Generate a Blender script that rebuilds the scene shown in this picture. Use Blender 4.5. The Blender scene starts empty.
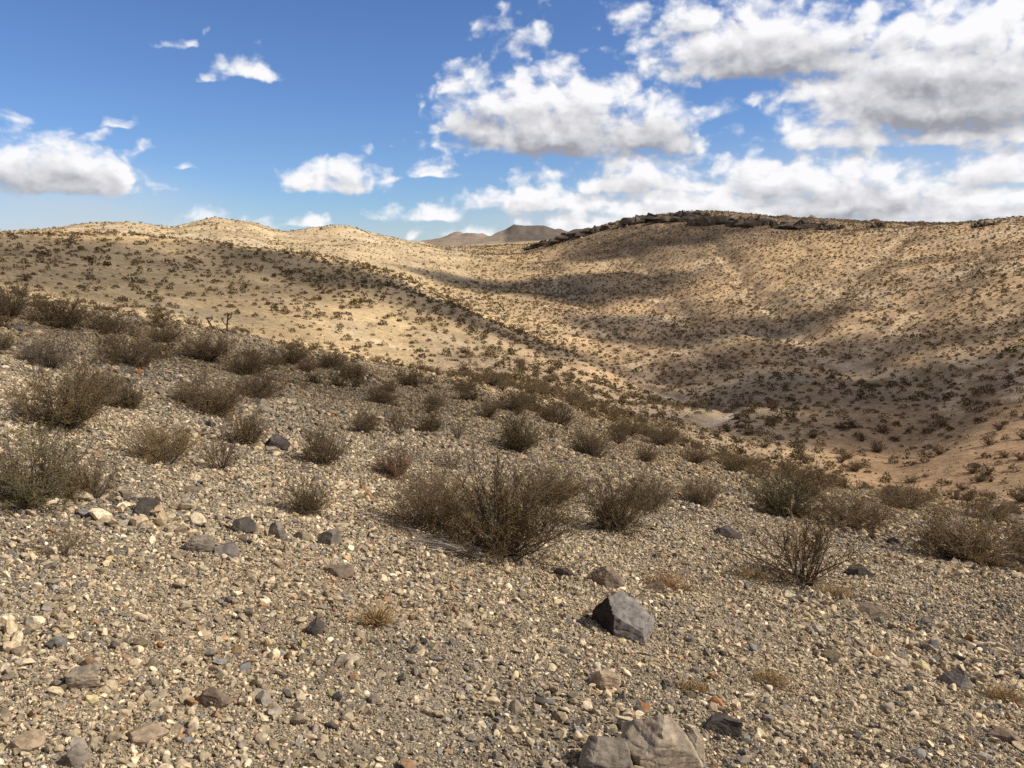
import bpy, math, random
import numpy as np
R = math.radians
random.seed(5)
rng = np.random.default_rng(11)
sc = bpy.context.scene
COL = sc.collection

# ------------------------------------------------------------------ camera
FPX, CX, CY, HOR = 796.0, 512.0, 384.0, 250.0
PITCH = math.atan((CY - HOR) / FPX)
cam_d = bpy.data.cameras.new('camera')
cam_d.sensor_width = 36.0
cam_d.lens = 36.0 * FPX / 1024.0
cam_d.clip_start = 0.05
cam_d.clip_end = 20000.0
cam = bpy.data.objects.new('camera', cam_d)
COL.objects.link(cam)
cam.location = (0, 0, 0)
cam.rotation_euler = (R(90) - PITCH, 0, 0)
sc.camera = cam

# ------------------------------------------------------------------ sun, exposure
SUN_EL, SUN_AZ = 41.0, 97.0            # azimuth clockwise from +Y (the way the camera looks)
SUN_DIR = np.array([math.cos(R(SUN_EL)) * math.sin(R(SUN_AZ)), math.cos(R(SUN_EL)) * math.cos(R(SUN_AZ)), math.sin(R(SUN_EL))])
sun_d = bpy.data.lights.new('sun', 'SUN')
sun_d.energy = 4.9
sun_d.angle = R(0.55)
sun_d.color = (1.0, 0.92, 0.80)
sun = bpy.data.objects.new('sun', sun_d)
COL.objects.link(sun)
sun.rotation_euler = (R(90 - SUN_EL), 0, R(180 - SUN_AZ) + 0.0)
# a lamp shines along its -Z; turn +Z to the sun
import mathutils
sun.rotation_euler = mathutils.Vector(SUN_DIR.tolist()).to_track_quat('Z', 'Y').to_euler()
sc.view_settings.view_transform = 'Standard'
sc.view_settings.look = 'None'
sc.view_settings.exposure = 0.0
sc.view_settings.gamma = 1.0
sc.view_settings.use_curve_mapping = False
sc.cycles.max_bounces = 5
sc.cycles.diffuse_bounces = 3
sc.cycles.transparent_max_bounces = 8
sc.cycles.use_denoising = False
sc.cycles.use_adaptive_sampling = True
sc.cycles.adaptive_threshold = 0.015


def pix_dir(px, py):
    """world direction through a picture point"""
    x, y = (np.asarray(px, float) - CX) / FPX, (CY - np.asarray(py, float)) / FPX
    c, s = math.cos(PITCH), math.sin(PITCH)
    return np.stack([x + 0 * y, c + s * y + 0 * x, -s + c * y + 0 * x], -1)


# ------------------------------------------------------------------ node helpers
class NT:
    def __init__(self, tree):
        self.t = tree

    def n(self, typ, **kw):
        nd = self.t.nodes.new(typ)
        for k, v in kw.items():
            setattr(nd, k, v)
        return nd

    def put(self, sock, v):
        if v is None:
            return
        if isinstance(v, bpy.types.NodeSocket):
            self.t.links.new(v, sock)
        else:
            sock.default_value = v

    def math(self, op, a, b=None, c=None, clamp=False):
        nd = self.n('ShaderNodeMath', operation=op, use_clamp=clamp)
        for i, v in enumerate((a, b, c)):
            self.put(nd.inputs[i], v)
        return nd.outputs[0]

    def vmath(self, op, a, b=None, c=None):
        nd = self.n('ShaderNodeVectorMath', operation=op)
        for i, v in enumerate((a, b, c)):
            if v is not None:
                self.put(nd.inputs[i], v)
        return nd.outputs[1] if op in ('LENGTH', 'DISTANCE', 'DOT_PRODUCT') else nd.outputs[0]

    def ramp(self, v, lo, hi, a=0.0, b=1.0, smooth=True):
        nd = self.n('ShaderNodeMapRange', interpolation_type='SMOOTHSTEP' if smooth else 'LINEAR')
        self.put(nd.inputs[0], v)
        for i, q in ((1, lo), (2, hi), (3, a), (4, b)):
            self.put(nd.inputs[i], q)
        return nd.outputs[0]

    def mix(self, f, a, b, blend='MIX'):
        nd = self.n('ShaderNodeMix', data_type='RGBA', blend_type=blend)
        nd.clamp_factor = True
        self.put(nd.inputs[0], f)
        self.put(nd.inputs[6], a)
        self.put(nd.inputs[7], b)
        return nd.outputs[2]

    def noise(self, vec, scale, detail=4.0, rough=0.55, dist=0.0):
        nd = self.n('ShaderNodeTexNoise')
        if vec is not None:
            self.put(nd.inputs['Vector'], vec)
        nd.inputs['Scale'].default_value = scale
        nd.inputs['Detail'].default_value = detail
        nd.inputs['Roughness'].default_value = rough
        nd.inputs['Distortion'].default_value = dist
        return nd.outputs[0]


def rgba(c):
    return (c[0], c[1], c[2], 1.0)


# ------------------------------------------------------------------ sky with fair-weather clouds
# each cloud: base centre (as seen from the camera), half width, height over its base, strength
CLOUDS = [
    (60, 184, 100, 62, 1.0), (20, 182, 60, 60, .9), (115, 182, 50, 34, .8),
    (312, 188, 42, 34, .85), (350, 188, 46, 48, .95), (385, 180, 26, 20, .4), (437, 176, 34, 26, .72),
    (187, 46, 22, 14, .52), (246, 74, 42, 26, .55), (216, 80, 30, 16, .5), (118, 128, 22, 14, .62), (182, 168, 30, 10, .58),
    (560, 142, 150, 98, 1.15), (485, 130, 66, 76, .95), (650, 142, 100, 70, 1.0), (452, 88, 34, 34, .6), (448, 130, 40, 22, .55),
    (515, 40, 50, 44, .52), (530, 12, 50, 20, .4),
    (770, 68, 170, 86, 1.15), (955, 108, 190, 134, 1.3), (850, 98, 130, 44, .8), (690, 30, 90, 40, .8), (700, 86, 50, 34, .55), (765, 100, 34, 36, .5),
    (850, 142, 95, 44, .85), (945, 140, 70, 36, .75), (1010, 138, 50, 36, .7),
    (640, 188, 150, 46, .95), (540, 208, 130, 40, .95), (430, 218, 66, 22, .7), (700, 216, 190, 44, 1.0), (850, 206, 160, 62, 1.1), (770, 192, 100, 44, 1.0), (960, 214, 140, 40, 1.0), (600, 228, 150, 40, .9),
    (990, 178, 100, 40, .85), (760, 168, 110, 36, .65), (560, 176, 60, 26, .5),
    (215, 226, 70, 20, .6), (310, 224, 40, 12, .5), (480, 236, 90, 20, .5),
    (920, 240, 280, 56, .95), (620, 238, 160, 34, .9),
]
HAZES = [(70, 240, 200, 80, .85), (860, 236, 420, 110, .95), (620, 236, 260, 60, .8), (450, 250, 600, 40, .35)]


def deg(px, py):
    d = pix_dir(px, py)
    return math.degrees(math.atan2(d[0], d[1])), math.degrees(math.atan2(d[2], math.hypot(d[0], d[1])))


def cloud_group():
    g = bpy.data.node_groups.new('cloud_density', 'ShaderNodeTree')
    g.interface.new_socket('P', in_out='INPUT', socket_type='NodeSocketVector')
    g.interface.new_socket('D', in_out='OUTPUT', socket_type='NodeSocketFloat')
    g.interface.new_socket('B', in_out='OUTPUT', socket_type='NodeSocketFloat')
    t = NT(g)
    gi, go = t.n('NodeGroupInput'), t.n('NodeGroupOutput')
    P = gi.outputs[0]
    # break the outlines up
    wn = t.n('ShaderNodeTexNoise')
    t.put(wn.inputs['Vector'], P)
    wn.inputs['Scale'].default_value = .35
    wn.inputs['Detail'].default_value = 5
    w = t.vmath('MULTIPLY', t.vmath('SUBTRACT', wn.outputs['Color'], (.5, .5, .5)), (3.6, 1.5, 0))
    Q = t.vmath('ADD', P, w)
    acc = low = None
    for (px, py, a, h, amp) in CLOUDS:
        az, el = deg(px, py)
        sa, sh = a / 13.9 / 1.0, h / 13.9
        Qi = Q if acc is None else t.vmath('MULTIPLY_ADD', acc, (1e-7, 1e-7, 0), Q)
        v = t.vmath('MULTIPLY_ADD', Qi, (1 / sa, 1 / sh, 0), (-az / sa, -el / sh, 0))
        s = t.n('ShaderNodeSeparateXYZ')
        t.put(s.inputs[0], v)
        y = t.math('MAXIMUM', s.outputs[1], t.math('MULTIPLY', s.outputs[1], -5.0))
        c = t.n('ShaderNodeCombineXYZ')
        t.put(c.inputs[0], s.outputs[0])
        t.put(c.inputs[1], y)
        q = t.vmath('LENGTH', c.outputs[0])
        f = t.math('MULTIPLY_ADD', q, -amp, amp)
        acc = f if acc is None else t.math('SMOOTH_MAX', acc, f, .12)
        # how near the cloud's own base: its flat grey underside
        up = t.math('MULTIPLY', s.outputs[1], 1.75)
        c2 = t.n('ShaderNodeCombineXYZ')
        t.put(c2.inputs[0], t.math('MULTIPLY', s.outputs[0], .9))
        t.put(c2.inputs[1], up)
        f2 = t.math('MULTIPLY_ADD', t.vmath('LENGTH', c2.outputs[0]), -min(1, h / 70), min(1, h / 70))
        low = f2 if low is None else t.math('MAXIMUM', low, f2)
    acc = t.math('MAXIMUM', acc, -0.7)
    P3 = t.vmath('MULTIPLY_ADD', acc, (1e-7, 1e-7, 0), P)
    fb = t.noise(t.vmath('MULTIPLY', P3, (1, 1.4, 1)), .5, 9, .56)
    vo = t.n('ShaderNodeTexVoronoi', feature='SMOOTH_F1')
    t.put(vo.inputs['Vector'], t.vmath('MULTIPLY', Q, (1, 1.4, 1)))
    vo.inputs['Scale'].default_value = .55
    vo.inputs['Detail'].default_value = 2.0
    d = t.math('ADD', acc, t.math('MULTIPLY', t.math('SUBTRACT', fb, .5), 1.05))
    d = t.math('ADD', d, t.math('MULTIPLY', t.math('SUBTRACT', .42, vo.outputs['Distance']), .75))
    t.put(go.inputs[0], d)
    t.put(go.inputs[1], low)
    return g


def build_world():
    w = bpy.data.worlds.new('World')
    sc.world = w
    w.use_nodes = True
    w.cycles.sampling_method = 'MANUAL'
    w.cycles.sample_map_resolution = 512
    nt = w.node_tree
    nt.nodes.clear()
    t = NT(nt)
    out = t.n('ShaderNodeOutputWorld')
    sky = t.n('ShaderNodeTexSky', sky_type='NISHITA')
    sky.sun_disc = False
    sky.sun_elevation = R(SUN_EL)
    sky.sun_rotation = R(SUN_AZ)
    sky.altitude = 900
    sky.air_density = 1.0
    sky.dust_density = 0.1
    sky.ozone_density = 2.6
    tc = t.n('ShaderNodeTexCoord')
    s = t.n('ShaderNodeSeparateXYZ')
    t.put(s.inputs[0], tc.outputs['Generated'])
    az = t.math('MULTIPLY', t.math('ARCTAN2', s.outputs[0], s.outputs[1]), 57.29578)
    el = t.math('MULTIPLY', t.math('ARCSINE', s.outputs[2]), 57.29578)
    c = t.n('ShaderNodeCombineXYZ')
    t.put(c.inputs[0], az)
    t.put(c.inputs[1], el)
    P = c.outputs[0]
    g = cloud_group()

    def dens(off, after=None):
        nd = t.n('ShaderNodeGroup')
        nd.node_tree = g
        v = t.vmath('ADD', P, off)
        if after is not None:
            v = t.vmath('MULTIPLY_ADD', after, (1e-7, 1e-7, 0), v)
        t.put(nd.inputs[0], v)
        return nd.outputs[0], nd.outputs[1]
    D1, B1 = dens((0, 0, 0))
    alpha = t.ramp(D1, -.10, .42)
    D2, _ = dens((.45, .8, 0), D1)
    relief = t.math('MULTIPLY', t.math('SUBTRACT', D2, D1), .75)
    under = t.ramp(t.math('ADD', B1, t.math('MULTIPLY', D1, .15)), .22, 1.0)
    thick = t.math('ADD', t.math('MULTIPLY', under, .68), t.math('ADD', relief, .05), clamp=True)
    white, grey = rgba((10.6, 10.6, 10.8)), rgba((3.7, 3.75, 4.2))
    ccol = t.mix(thick, white, grey)
    # low pale haze banks
    acc = None
    for (px, py, a, h, amp) in HAZES:
        a0, e0 = deg(px, py)
        sa, sh = a / 13.9, h / 13.9
        q = t.vmath('LENGTH', t.vmath('MULTIPLY_ADD', P, (1 / sa, 1 / sh, 0), (-a0 / sa, -e0 / sh, 0)))
        f = t.math('MULTIPLY', t.ramp(q, 1.0, 0.0), amp)
        acc = f if acc is None else t.math('MAXIMUM', acc, f)
    haz = t.math('MULTIPLY', acc, t.ramp(t.noise(t.vmath('MULTIPLY', P, (.6, 2.0, 1)), .3, 5), .2, .7, .6, 1.0))
    blue = t.mix(1.0, sky.outputs[0], rgba(SKY_TINT), 'MULTIPLY')
    # clouds over the rest of the sky, broader and simpler
    gn = t.noise(t.vmath('MULTIPLY', P, (1, 1.4, 1)), .055, 5, .6)
    s2 = t.n('ShaderNodeSeparateXYZ')
    t.put(s2.inputs[0], P)
    away = t.math('MAXIMUM', t.ramp(t.math('ABSOLUTE', s2.outputs[0]), 38, 48), t.ramp(s2.outputs[1], 21, 28))
    rest = t.mix(t.math('MULTIPLY', t.ramp(gn, .42, .56), away), blue, rgba((4.9, 4.5, 4.0)))

    def background(col):
        b = t.n('ShaderNodeBackground')
        t.put(b.inputs[0], col)
        b.inputs[1].default_value = SKY_STRENGTH
        return b.outputs[0]

    def mixsh(f, a, b):
        m = t.n('ShaderNodeMixShader')
        t.put(m.inputs[0], f)
        t.put(m.inputs[1], a)
        t.put(m.inputs[2], b)
        return m.outputs[0]
    front = mixsh(alpha, background(t.mix(haz, blue, rgba((6.6, 7.1, 7.8)))), background(ccol))
    inside = t.math('MULTIPLY', t.math('LESS_THAN', t.math('ABSOLUTE', s2.outputs[0]), 38.0),
                    t.math('MULTIPLY', t.math('LESS_THAN', s2.outputs[1], 21.0), t.math('GREATER_THAN', s2.outputs[1], -1.0)))
    t.put(out.inputs[0], mixsh(inside, background(rest), front))


SKY_STRENGTH = 0.092
SKY_TINT = (.74, .93, 1.27)
build_world()


# ------------------------------------------------------------------ noise and terrain height
def _hash(ix, iy, seed):
    h = (ix.astype(np.int64) * 374761393 + iy.astype(np.int64) * 668265263 + seed * 1442695041) & 0x7fffffff
    h = ((h ^ (h >> 13)) * 1274126177) & 0x7fffffff
    return ((h ^ (h >> 16)) & 0xffff) / 65535.0


def vnoise(x, y, seed=0):
    ix, iy = np.floor(x), np.floor(y)
    fx, fy = x - ix, y - iy
    fx, fy = fx * fx * fx * (fx * (fx * 6 - 15) + 10), fy * fy * fy * (fy * (fy * 6 - 15) + 10)
    a, b = _hash(ix, iy, seed), _hash(ix + 1, iy, seed)
    c, d = _hash(ix, iy + 1, seed), _hash(ix + 1, iy + 1, seed)
    return (a + (b - a) * fx) * (1 - fy) + (c + (d - c) * fx) * fy - .5


def fbm(x, y, wl, octv=4, seed=0, gain=.5):
    s, amp, tot = 0, 1.0, 0
    ca, sa = math.cos(.6), math.sin(.6)
    for k in range(octv):
        s = s + amp * vnoise(x / wl + 17.3 * k, y / wl - 9.1 * k, seed + k)
        tot += amp
        amp *= gain
        wl *= .5
        x, y = x * ca - y * sa, x * sa + y * ca
    return s


EYE = 1.6
SX, SY = .21, .17
RK = np.array([12, 18, 26, 36, 48, 65, 85, 110, 140, 175, 220, 280, 350, 430, 550, 800, 1300, 2600], float)
TAB = {
    -160: [352, 318, 300, 284, 276, 278, 276, 262, 246, 236, 240, 242, 238, 240, 246, 247, 247, 248],
    0:    [380, 346, 322, 303, 293, 297, 290, 270, 250, 235, 243, 242, 232, 237, 246, 247, 247, 248],
    64:   [393, 359, 336, 317, 305, 311, 301, 278, 253, 236, 244, 242, 229, 230, 244, 247, 247, 248],
    128:  [406, 371, 348, 329, 318, 325, 312, 286, 258, 237, 246, 241, 225, 225, 242, 246, 247, 248],
    176:  [415, 381, 359, 339, 326, 334, 321, 293, 264, 241, 249, 243, 232, 230, 242, 246, 247, 248],
    216:  [424, 389, 367, 347, 333, 341, 328, 299, 268, 244, 252, 243, 226, 221, 242, 246, 247, 248],
    256:  [432, 398, 376, 355, 341, 350, 335, 305, 272, 249, 258, 246, 230, 223, 242, 246, 247, 248],
    288:  [438, 404, 382, 361, 348, 356, 341, 309, 275, 252, 262, 250, 240, 233, 242, 246, 247, 248],
    320:  [445, 411, 388, 367, 355, 362, 347, 313, 278, 256, 266, 253, 239, 227, 242, 246, 247, 248],
    345:  [450, 415, 392, 371, 359, 365, 351, 317, 281, 260, 269, 256, 240, 225, 242, 246, 247, 248],
    384:  [458, 424, 400, 380, 368, 374, 360, 325, 286, 268, 277, 263, 247, 235, 243, 246, 247, 248],
    448:  [472, 436, 410, 390, 378, 380, 369, 338, 304, 300, 298, 274, 258, 247, 248, 246, 247, 248],
    512:  [486, 448, 421, 404, 394, 386, 374, 354, 332, 328, 308, 283, 264, 252, 247, 246, 247, 248],
    576:  [499, 462, 436, 420, 411, 404, 393, 376, 360, 338, 312, 282, 255, 234, 240, 246, 247, 248],
    640:  [512, 476, 453, 440, 432, 424, 412, 396, 374, 346, 314, 278, 242, 218, 240, 246, 247, 248],
    704:  [524, 490, 470, 460, 453, 442, 422, 396, 368, 340, 309, 272, 234, 213, 240, 246, 247, 248],
    768:  [536, 504, 485, 478, 476, 462, 427, 393, 362, 334, 304, 266, 230, 217, 240, 246, 247, 248],
    896:  [560, 526, 505, 498, 500, 480, 440, 394, 352, 318, 288, 252, 228, 224, 242, 246, 247, 248],
    1024: [585, 550, 531, 526, 516, 474, 415, 370, 330, 296, 266, 238, 220, 226, 244, 246, 247, 248],
    1184: [612, 575, 553, 543, 525, 468, 400, 350, 312, 280, 252, 228, 214, 224, 244, 246, 247, 248],
}
RN = np.array([0.02, 1.0, 2.0, 3.5, 5.5, 8.0])
R_ALL = np.concatenate([RN, RK])
LR_ALL = np.log(R_ALL)


def plane_e(az, r):
    return (-EYE - SX * r * np.sin(az) - SY * r * np.cos(az)) / r


def pchip(x, y, xi):
    h = np.diff(x)
    d = np.diff(y) / h
    m = np.zeros_like(y)
    m[0], m[-1] = d[0], d[-1]
    for k in range(1, len(x) - 1):
        if d[k - 1] * d[k] > 0:
            w1, w2 = 2 * h[k] + h[k - 1], h[k] + 2 * h[k - 1]
            m[k] = (w1 + w2) / (w1 / d[k - 1] + w2 / d[k])
    i = np.clip(np.searchsorted(x, xi) - 1, 0, len(x) - 2)
    t = (xi - x[i]) / h[i]
    return ((1 + 2 * t) * (1 - t) ** 2 * y[i] + t * (1 - t) ** 2 * h[i] * m[i] + t * t * (3 - 2 * t) * y[i + 1] + t * t * (t - 1) * h[i] * m[i + 1])


def build_table():
    azs, cols = [], []
    for px, ys in TAB.items():
        d = pix_dir(np.full(len(ys), px), np.array(ys, float))
        az = math.atan2(*pix_dir(px, 330)[:2])
        e = d[:, 2] / np.hypot(d[:, 0], d[:, 1])
        azs.append(az)
        cols.append(np.concatenate([plane_e(az, RN), e]) * R_ALL)       # heights at the knots
    for a in (-180, -130, -95, -68, 68, 95, 130, 180):
        az = R(a)
        rr = 60 * np.tanh(R_ALL / 60)
        z = -EYE - SX * rr * math.sin(az) - SY * rr * math.cos(az)
        z = z + 6 * (1 - np.exp(-R_ALL / 300)) * math.cos(az * 3)
        azs.append(az)
        cols.append(z)
    o = np.argsort(azs)
    azs, cols = np.array(azs)[o], np.array(cols)[o]
    lr = np.linspace(LR_ALL[0], LR_ALL[-1], 700)
    az = np.linspace(-math.pi, math.pi, 1441)
    g = np.array([pchip(LR_ALL, c, lr) for c in cols])                  # (columns, lr)
    G = np.stack([pchip(azs, g[:, k], az) for k in range(len(lr))], 1)  # (az, lr)
    k = np.array([.06, .12, .2, .24, .2, .12, .06])
    k /= k.sum()
    Gp = np.pad(G, ((3, 3), (0, 0)), mode='wrap')
    G = sum(k[i] * Gp[i:i + len(az)] for i in range(7))
    return az, lr, G


T_AZ, T_LR, T_G = build_table()
DAZ, DLR = T_AZ[1] - T_AZ[0], T_LR[1] - T_LR[0]


def base_h(x, y):
    r = np.maximum(np.hypot(x, y), .021)
    az = np.arctan2(x, y)
    fi = np.clip((az - T_AZ[0]) / DAZ, 0, len(T_AZ) - 1.001)
    fj = np.clip((np.log(r) - T_LR[0]) / DLR, 0, len(T_LR) - 1.001)
    i, j = fi.astype(int), fj.astype(int)
    u, v = fi - i, fj - j
    return (T_G[i, j] * (1 - u) * (1 - v) + T_G[i + 1, j] * u * (1 - v) + T_G[i, j + 1] * (1 - u) * v + T_G[i + 1, j + 1] * u * v)


def smooth(a, b, x):
    t = np.clip((x - a) / (b - a), 0, 1)
    return t * t * (3 - 2 * t)


def march(px, py, hf, r0=1.5, r1=2500, n=900):
    """ground points seen at picture points (nan where only sky)"""
    px, py = np.atleast_1d(px).astype(float), np.atleast_1d(py).astype(float)
    d = pix_dir(px, py)
    d = d / np.hypot(d[:, 0], d[:, 1])[:, None]
    rr = np.geomspace(r0, r1, n)
    out = np.full((len(px), 3), np.nan)
    for i in range(len(px)):
        X, Y, Z = d[i, 0] * rr, d[i, 1] * rr, d[i, 2] * rr
        below = Z < hf(X, Y)
        k = int(np.argmax(below))
        if below[k] and k > 0:
            lo, hi = rr[k - 1], rr[k]
            for _ in range(12):
                m = .5 * (lo + hi)
                if d[i, 2] * m < hf(np.array([d[i, 0] * m]), np.array([d[i, 1] * m]))[0]:
                    hi = m
                else:
                    lo = m
            out[i] = d[i] * hi
    return out


# gullies: lines on the ground that the hillsides drain along
GULLIES = [
    ([(700, 236), (720, 258), (742, 280), (768, 305), (792, 332), (830, 352), (880, 372)], 1.5, 6),
    ([(905, 240), (870, 265), (835, 295), (800, 330)], 1.2, 6),
    ([(985, 250), (950, 285), (905, 320), (870, 352)], 1.1, 6),
    ([(620, 245), (650, 275), (672, 305), (690, 345), (712, 380), (725, 396)], 1.0, 6),
    ([(545, 262), (560, 290), (600, 325), (640, 360), (690, 392)], .7, 7),
    ([(1015, 300), (985, 340), (960, 390), (930, 430)], .8, 5),
]
WASH = [(560, 362), (600, 372), (640, 380), (680, 390), (706, 398), (725, 403), (733, 409), (724, 416), (708, 421), (694, 425)]
TRAILS = [[(790, 320), (800, 330), (806, 340), (830, 350), (870, 356), (900, 372)], [(1024, 352), (1012, 372), (1020, 392), (1040, 400)]]
GL = [(march(*np.array(p, float).T, base_h), dep, wid) for p, dep, wid in GULLIES]
WL = march(*np.array(WASH, float).T, base_h)
TL = [march(*np.array(p, float).T, base_h) for p in TRAILS]


def line_dist(x, y, pts):
    pts = pts[~np.isnan(pts[:, 0])]
    best = np.full(x.shape, 1e9)
    for a, b in zip(pts[:-1], pts[1:]):
        dx, dy = b[0] - a[0], b[1] - a[1]
        L = dx * dx + dy * dy + 1e-9
        t = np.clip(((x - a[0]) * dx + (y - a[1]) * dy) / L, 0, 1)
        best = np.minimum(best, np.hypot(x - a[0] - t * dx, y - a[1] - t * dy))
    return best


def at_px(px, py, r):
    d = pix_dir(px, py)
    return d / math.hypot(d[0], d[1]) * r


# far hills: (top px, top py, distance, half width across m, half depth m)
FAR = [(428, 243, 1000, 60, 90), (456, 235, 1100, 44, 90), (474, 234, 1000, 40, 90), (492, 238, 950, 46, 90),
       (526, 228, 760, 26, 60), (544, 228, 770, 30, 60), (566, 232, 780, 40, 60)]


def height(x, y):
    x, y = np.asarray(x, float), np.asarray(y, float)
    z = base_h(x, y)
    r = np.hypot(x, y)
    far = smooth(50, 110, r)
    z = z + far * (1.6 * fbm(x, y, 46, 5, 3) * np.clip(r / 220, .4, 1.3) + .9 * np.abs(fbm(x + .35 * y, y * .45, 19, 3, 14)) * np.clip(r / 200, .3, 1.2))
    z = z + smooth(14, 40, r) * .55 * fbm(x, y, 9, 3, 21)
    z = z + smooth(3, 8, r) * .16 * fbm(x, y, 2.4, 3, 33) + .05 * fbm(x, y, .55, 3, 40) * np.clip(20 / np.maximum(r, 20), 0, 1)
    wob = 5 * fbm(x, y, 25, 3, 77)
    for pts, dep, wid in GL:
        d = line_dist(x + wob, y + wob * .6, pts)
        z = z - dep * np.exp(-(d / wid) ** 2) * smooth(60, 100, r)
    d = line_dist(x, y, WL)
    z = z - .6 * np.exp(-(d / 1.5) ** 4)
    hi = np.zeros_like(z)
    for px, py, rr, a, b in FAR:
        p = at_px(px, py, rr)
        q = p / math.hypot(p[0], p[1])
        u, v = (x - p[0]) * q[1] - (y - p[1]) * q[0], (x - p[0]) * q[0] + (y - p[1]) * q[1]
        top = p[2] - rr * (-(247 - HOR) / FPX)
        hi = np.maximum(hi, max(top, 1) * np.clip((1.9 if rr < 900 else 1.35) * np.exp(-np.hypot(u / a, v / b) * 1.1), 0, 1))
    z = z + hi * (1 + .5 * fbm(x, y, 40, 4, 55))
    return z


def ground(px, py):
    return march(px, py, height)


# ------------------------------------------------------------------ mesh helpers
def mesh_np(name, verts, faces_list, mats=(), mat_idx=None, colors=None, smooth_shade=False):
    """verts (n,3); faces_list: list of int arrays (m,k) with k corners each"""
    me = bpy.data.meshes.new(name)
    me.vertices.add(len(verts))
    me.vertices.foreach_set('co', np.ascontiguousarray(verts, np.float32).ravel())
    faces_list = [np.asarray(f) for f in faces_list if len(f)]
    loops = np.concatenate([f.ravel() for f in faces_list]).astype(np.int32)
    counts = np.concatenate([np.full(len(f), f.shape[1]) for f in faces_list]).astype(np.int32)
    starts = np.concatenate([[0], np.cumsum(counts)[:-1]]).astype(np.int32)
    me.loops.add(len(loops))
    me.loops.foreach_set('vertex_index', loops)
    me.polygons.add(len(counts))
    me.polygons.foreach_set('loop_start', starts)
    me.polygons.foreach_set('loop_total', counts)
    me.polygons.foreach_set('use_smooth', np.full(len(counts), smooth_shade, bool))
    if mat_idx is not None:
        me.polygons.foreach_set('material_index', np.asarray(mat_idx, np.int32))
    for m in mats:
        me.materials.append(m)
    if colors is not None:
        dom = 'POINT' if len(colors) == len(verts) else 'FACE'
        a = me.attributes.new('tint', 'FLOAT_COLOR', dom)
        c = np.ones((len(colors), 4), np.float32)
        c[:, :3] = colors
        a.data.foreach_set('color', c.ravel())
    me.update()
    me.validate()
    return me


def link(name, me, parent=None, loc=None):
    o = bpy.data.objects.new(name, me)
    COL.objects.link(o)
    if parent is not None:
        o.parent = parent
    if loc is not None:
        o.location = loc
    return o


def tag(o, label, cat, group=None):
    o['label'] = label
    o['category'] = cat
    if group:
        o['group'] = group
    return o


# ------------------------------------------------------------------ materials
def new_mat(name, rough=.95, spec=.15):
    m = bpy.data.materials.new(name)
    m.use_nodes = True
    t = NT(m.node_tree)
    b = m.node_tree.nodes['Principled BSDF']
    b.inputs['Roughness'].default_value = rough
    b.inputs['Specular IOR Level'].default_value = spec
    return m, t, b


def attr(t, name='tint'):
    a = t.n('ShaderNodeAttribute')
    a.attribute_name = name
    return a.outputs['Color']


def mat_ground():
    m, t, b = new_mat('desert_soil', 1.0, .05)
    tc = t.n('ShaderNodeTexCoord').outputs['Object']
    base = attr(t)
    v = t.ramp(t.noise(tc, .09, 6, .6), .3, .7, .86, 1.12)
    v2 = t.ramp(t.noise(tc, 1.1, 6, .68), .3, .7, .78, 1.2)
    vo = t.n('ShaderNodeTexVoronoi', feature='F1')
    t.put(vo.inputs['Vector'], tc)
    vo.inputs['Scale'].default_value = 75
    s = t.n('ShaderNodeSeparateColor')
    t.put(s.inputs[0], vo.outputs['Color'])
    peb = t.ramp(s.outputs[0], 0, 1, .55, 1.45, False)
    vo2 = t.n('ShaderNodeTexVoronoi', feature='F1')
    t.put(vo2.inputs['Vector'], tc)
    vo2.inputs['Scale'].default_value = 4.0
    s2 = t.n('ShaderNodeSeparateColor')
    t.put(s2.inputs[0], vo2.outputs['Color'])
    peb2 = t.ramp(s2.outputs[0], 0, 1, .84, 1.16, False)
    f = t.math('MULTIPLY', t.math('MULTIPLY', v, v2), t.math('MULTIPLY', peb, peb2))
    c = t.n('ShaderNodeCombineXYZ')
    for i in range(3):
        t.put(c.inputs[i], f)
    col = t.mix(1.0, base, c.outputs[0], 'MULTIPLY')
    hue = t.ramp(s.outputs[1], .7, 1.0)
    col = t.mix(t.math('MULTIPLY', hue, .35), col, rgba((.2, .19, .18)))
    t.put(b.inputs['Base Color'], col)
    bp = t.n('ShaderNodeBump')
    bp.inputs['Strength'].default_value = .7
    bp.inputs['Distance'].default_value = .012
    t.put(bp.inputs['Height'], t.math('SUBTRACT', 1.0, vo.outputs['Distance']))
    t.put(b.inputs['Normal'], bp.outputs[0])
    return m


def mat_stone(name='stone', tint=True, scale=30, col=(.3, .27, .22), var=.5, col2=None, bump=.01):
    m, t, b = new_mat(name, .93, .12)
    tc = t.n('ShaderNodeTexCoord').outputs['Object']
    base = attr(t) if tint else None
    n1 = t.noise(tc, scale, 6, .65)
    n2 = t.noise(tc, scale * .25, 4, .6)
    if not tint:
        base = t.mix(t.ramp(n2, .38, .62), rgba(col), rgba(col2 or tuple(c * .6 for c in col)))
    f = t.ramp(n1, .28, .72, 1 - var, 1 + var)
    c = t.n('ShaderNodeCombineXYZ')
    for i in range(3):
        t.put(c.inputs[i], f)
    t.put(b.inputs['Base Color'], t.mix(1.0, base, c.outputs[0], 'MULTIPLY'))
    bp = t.n('ShaderNodeBump')
    bp.inputs['Strength'].default_value = .8
    bp.inputs['Distance'].default_value = bump
    t.put(bp.inputs['Height'], n1)
    t.put(b.inputs['Normal'], bp.outputs[0])
    return m


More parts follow.
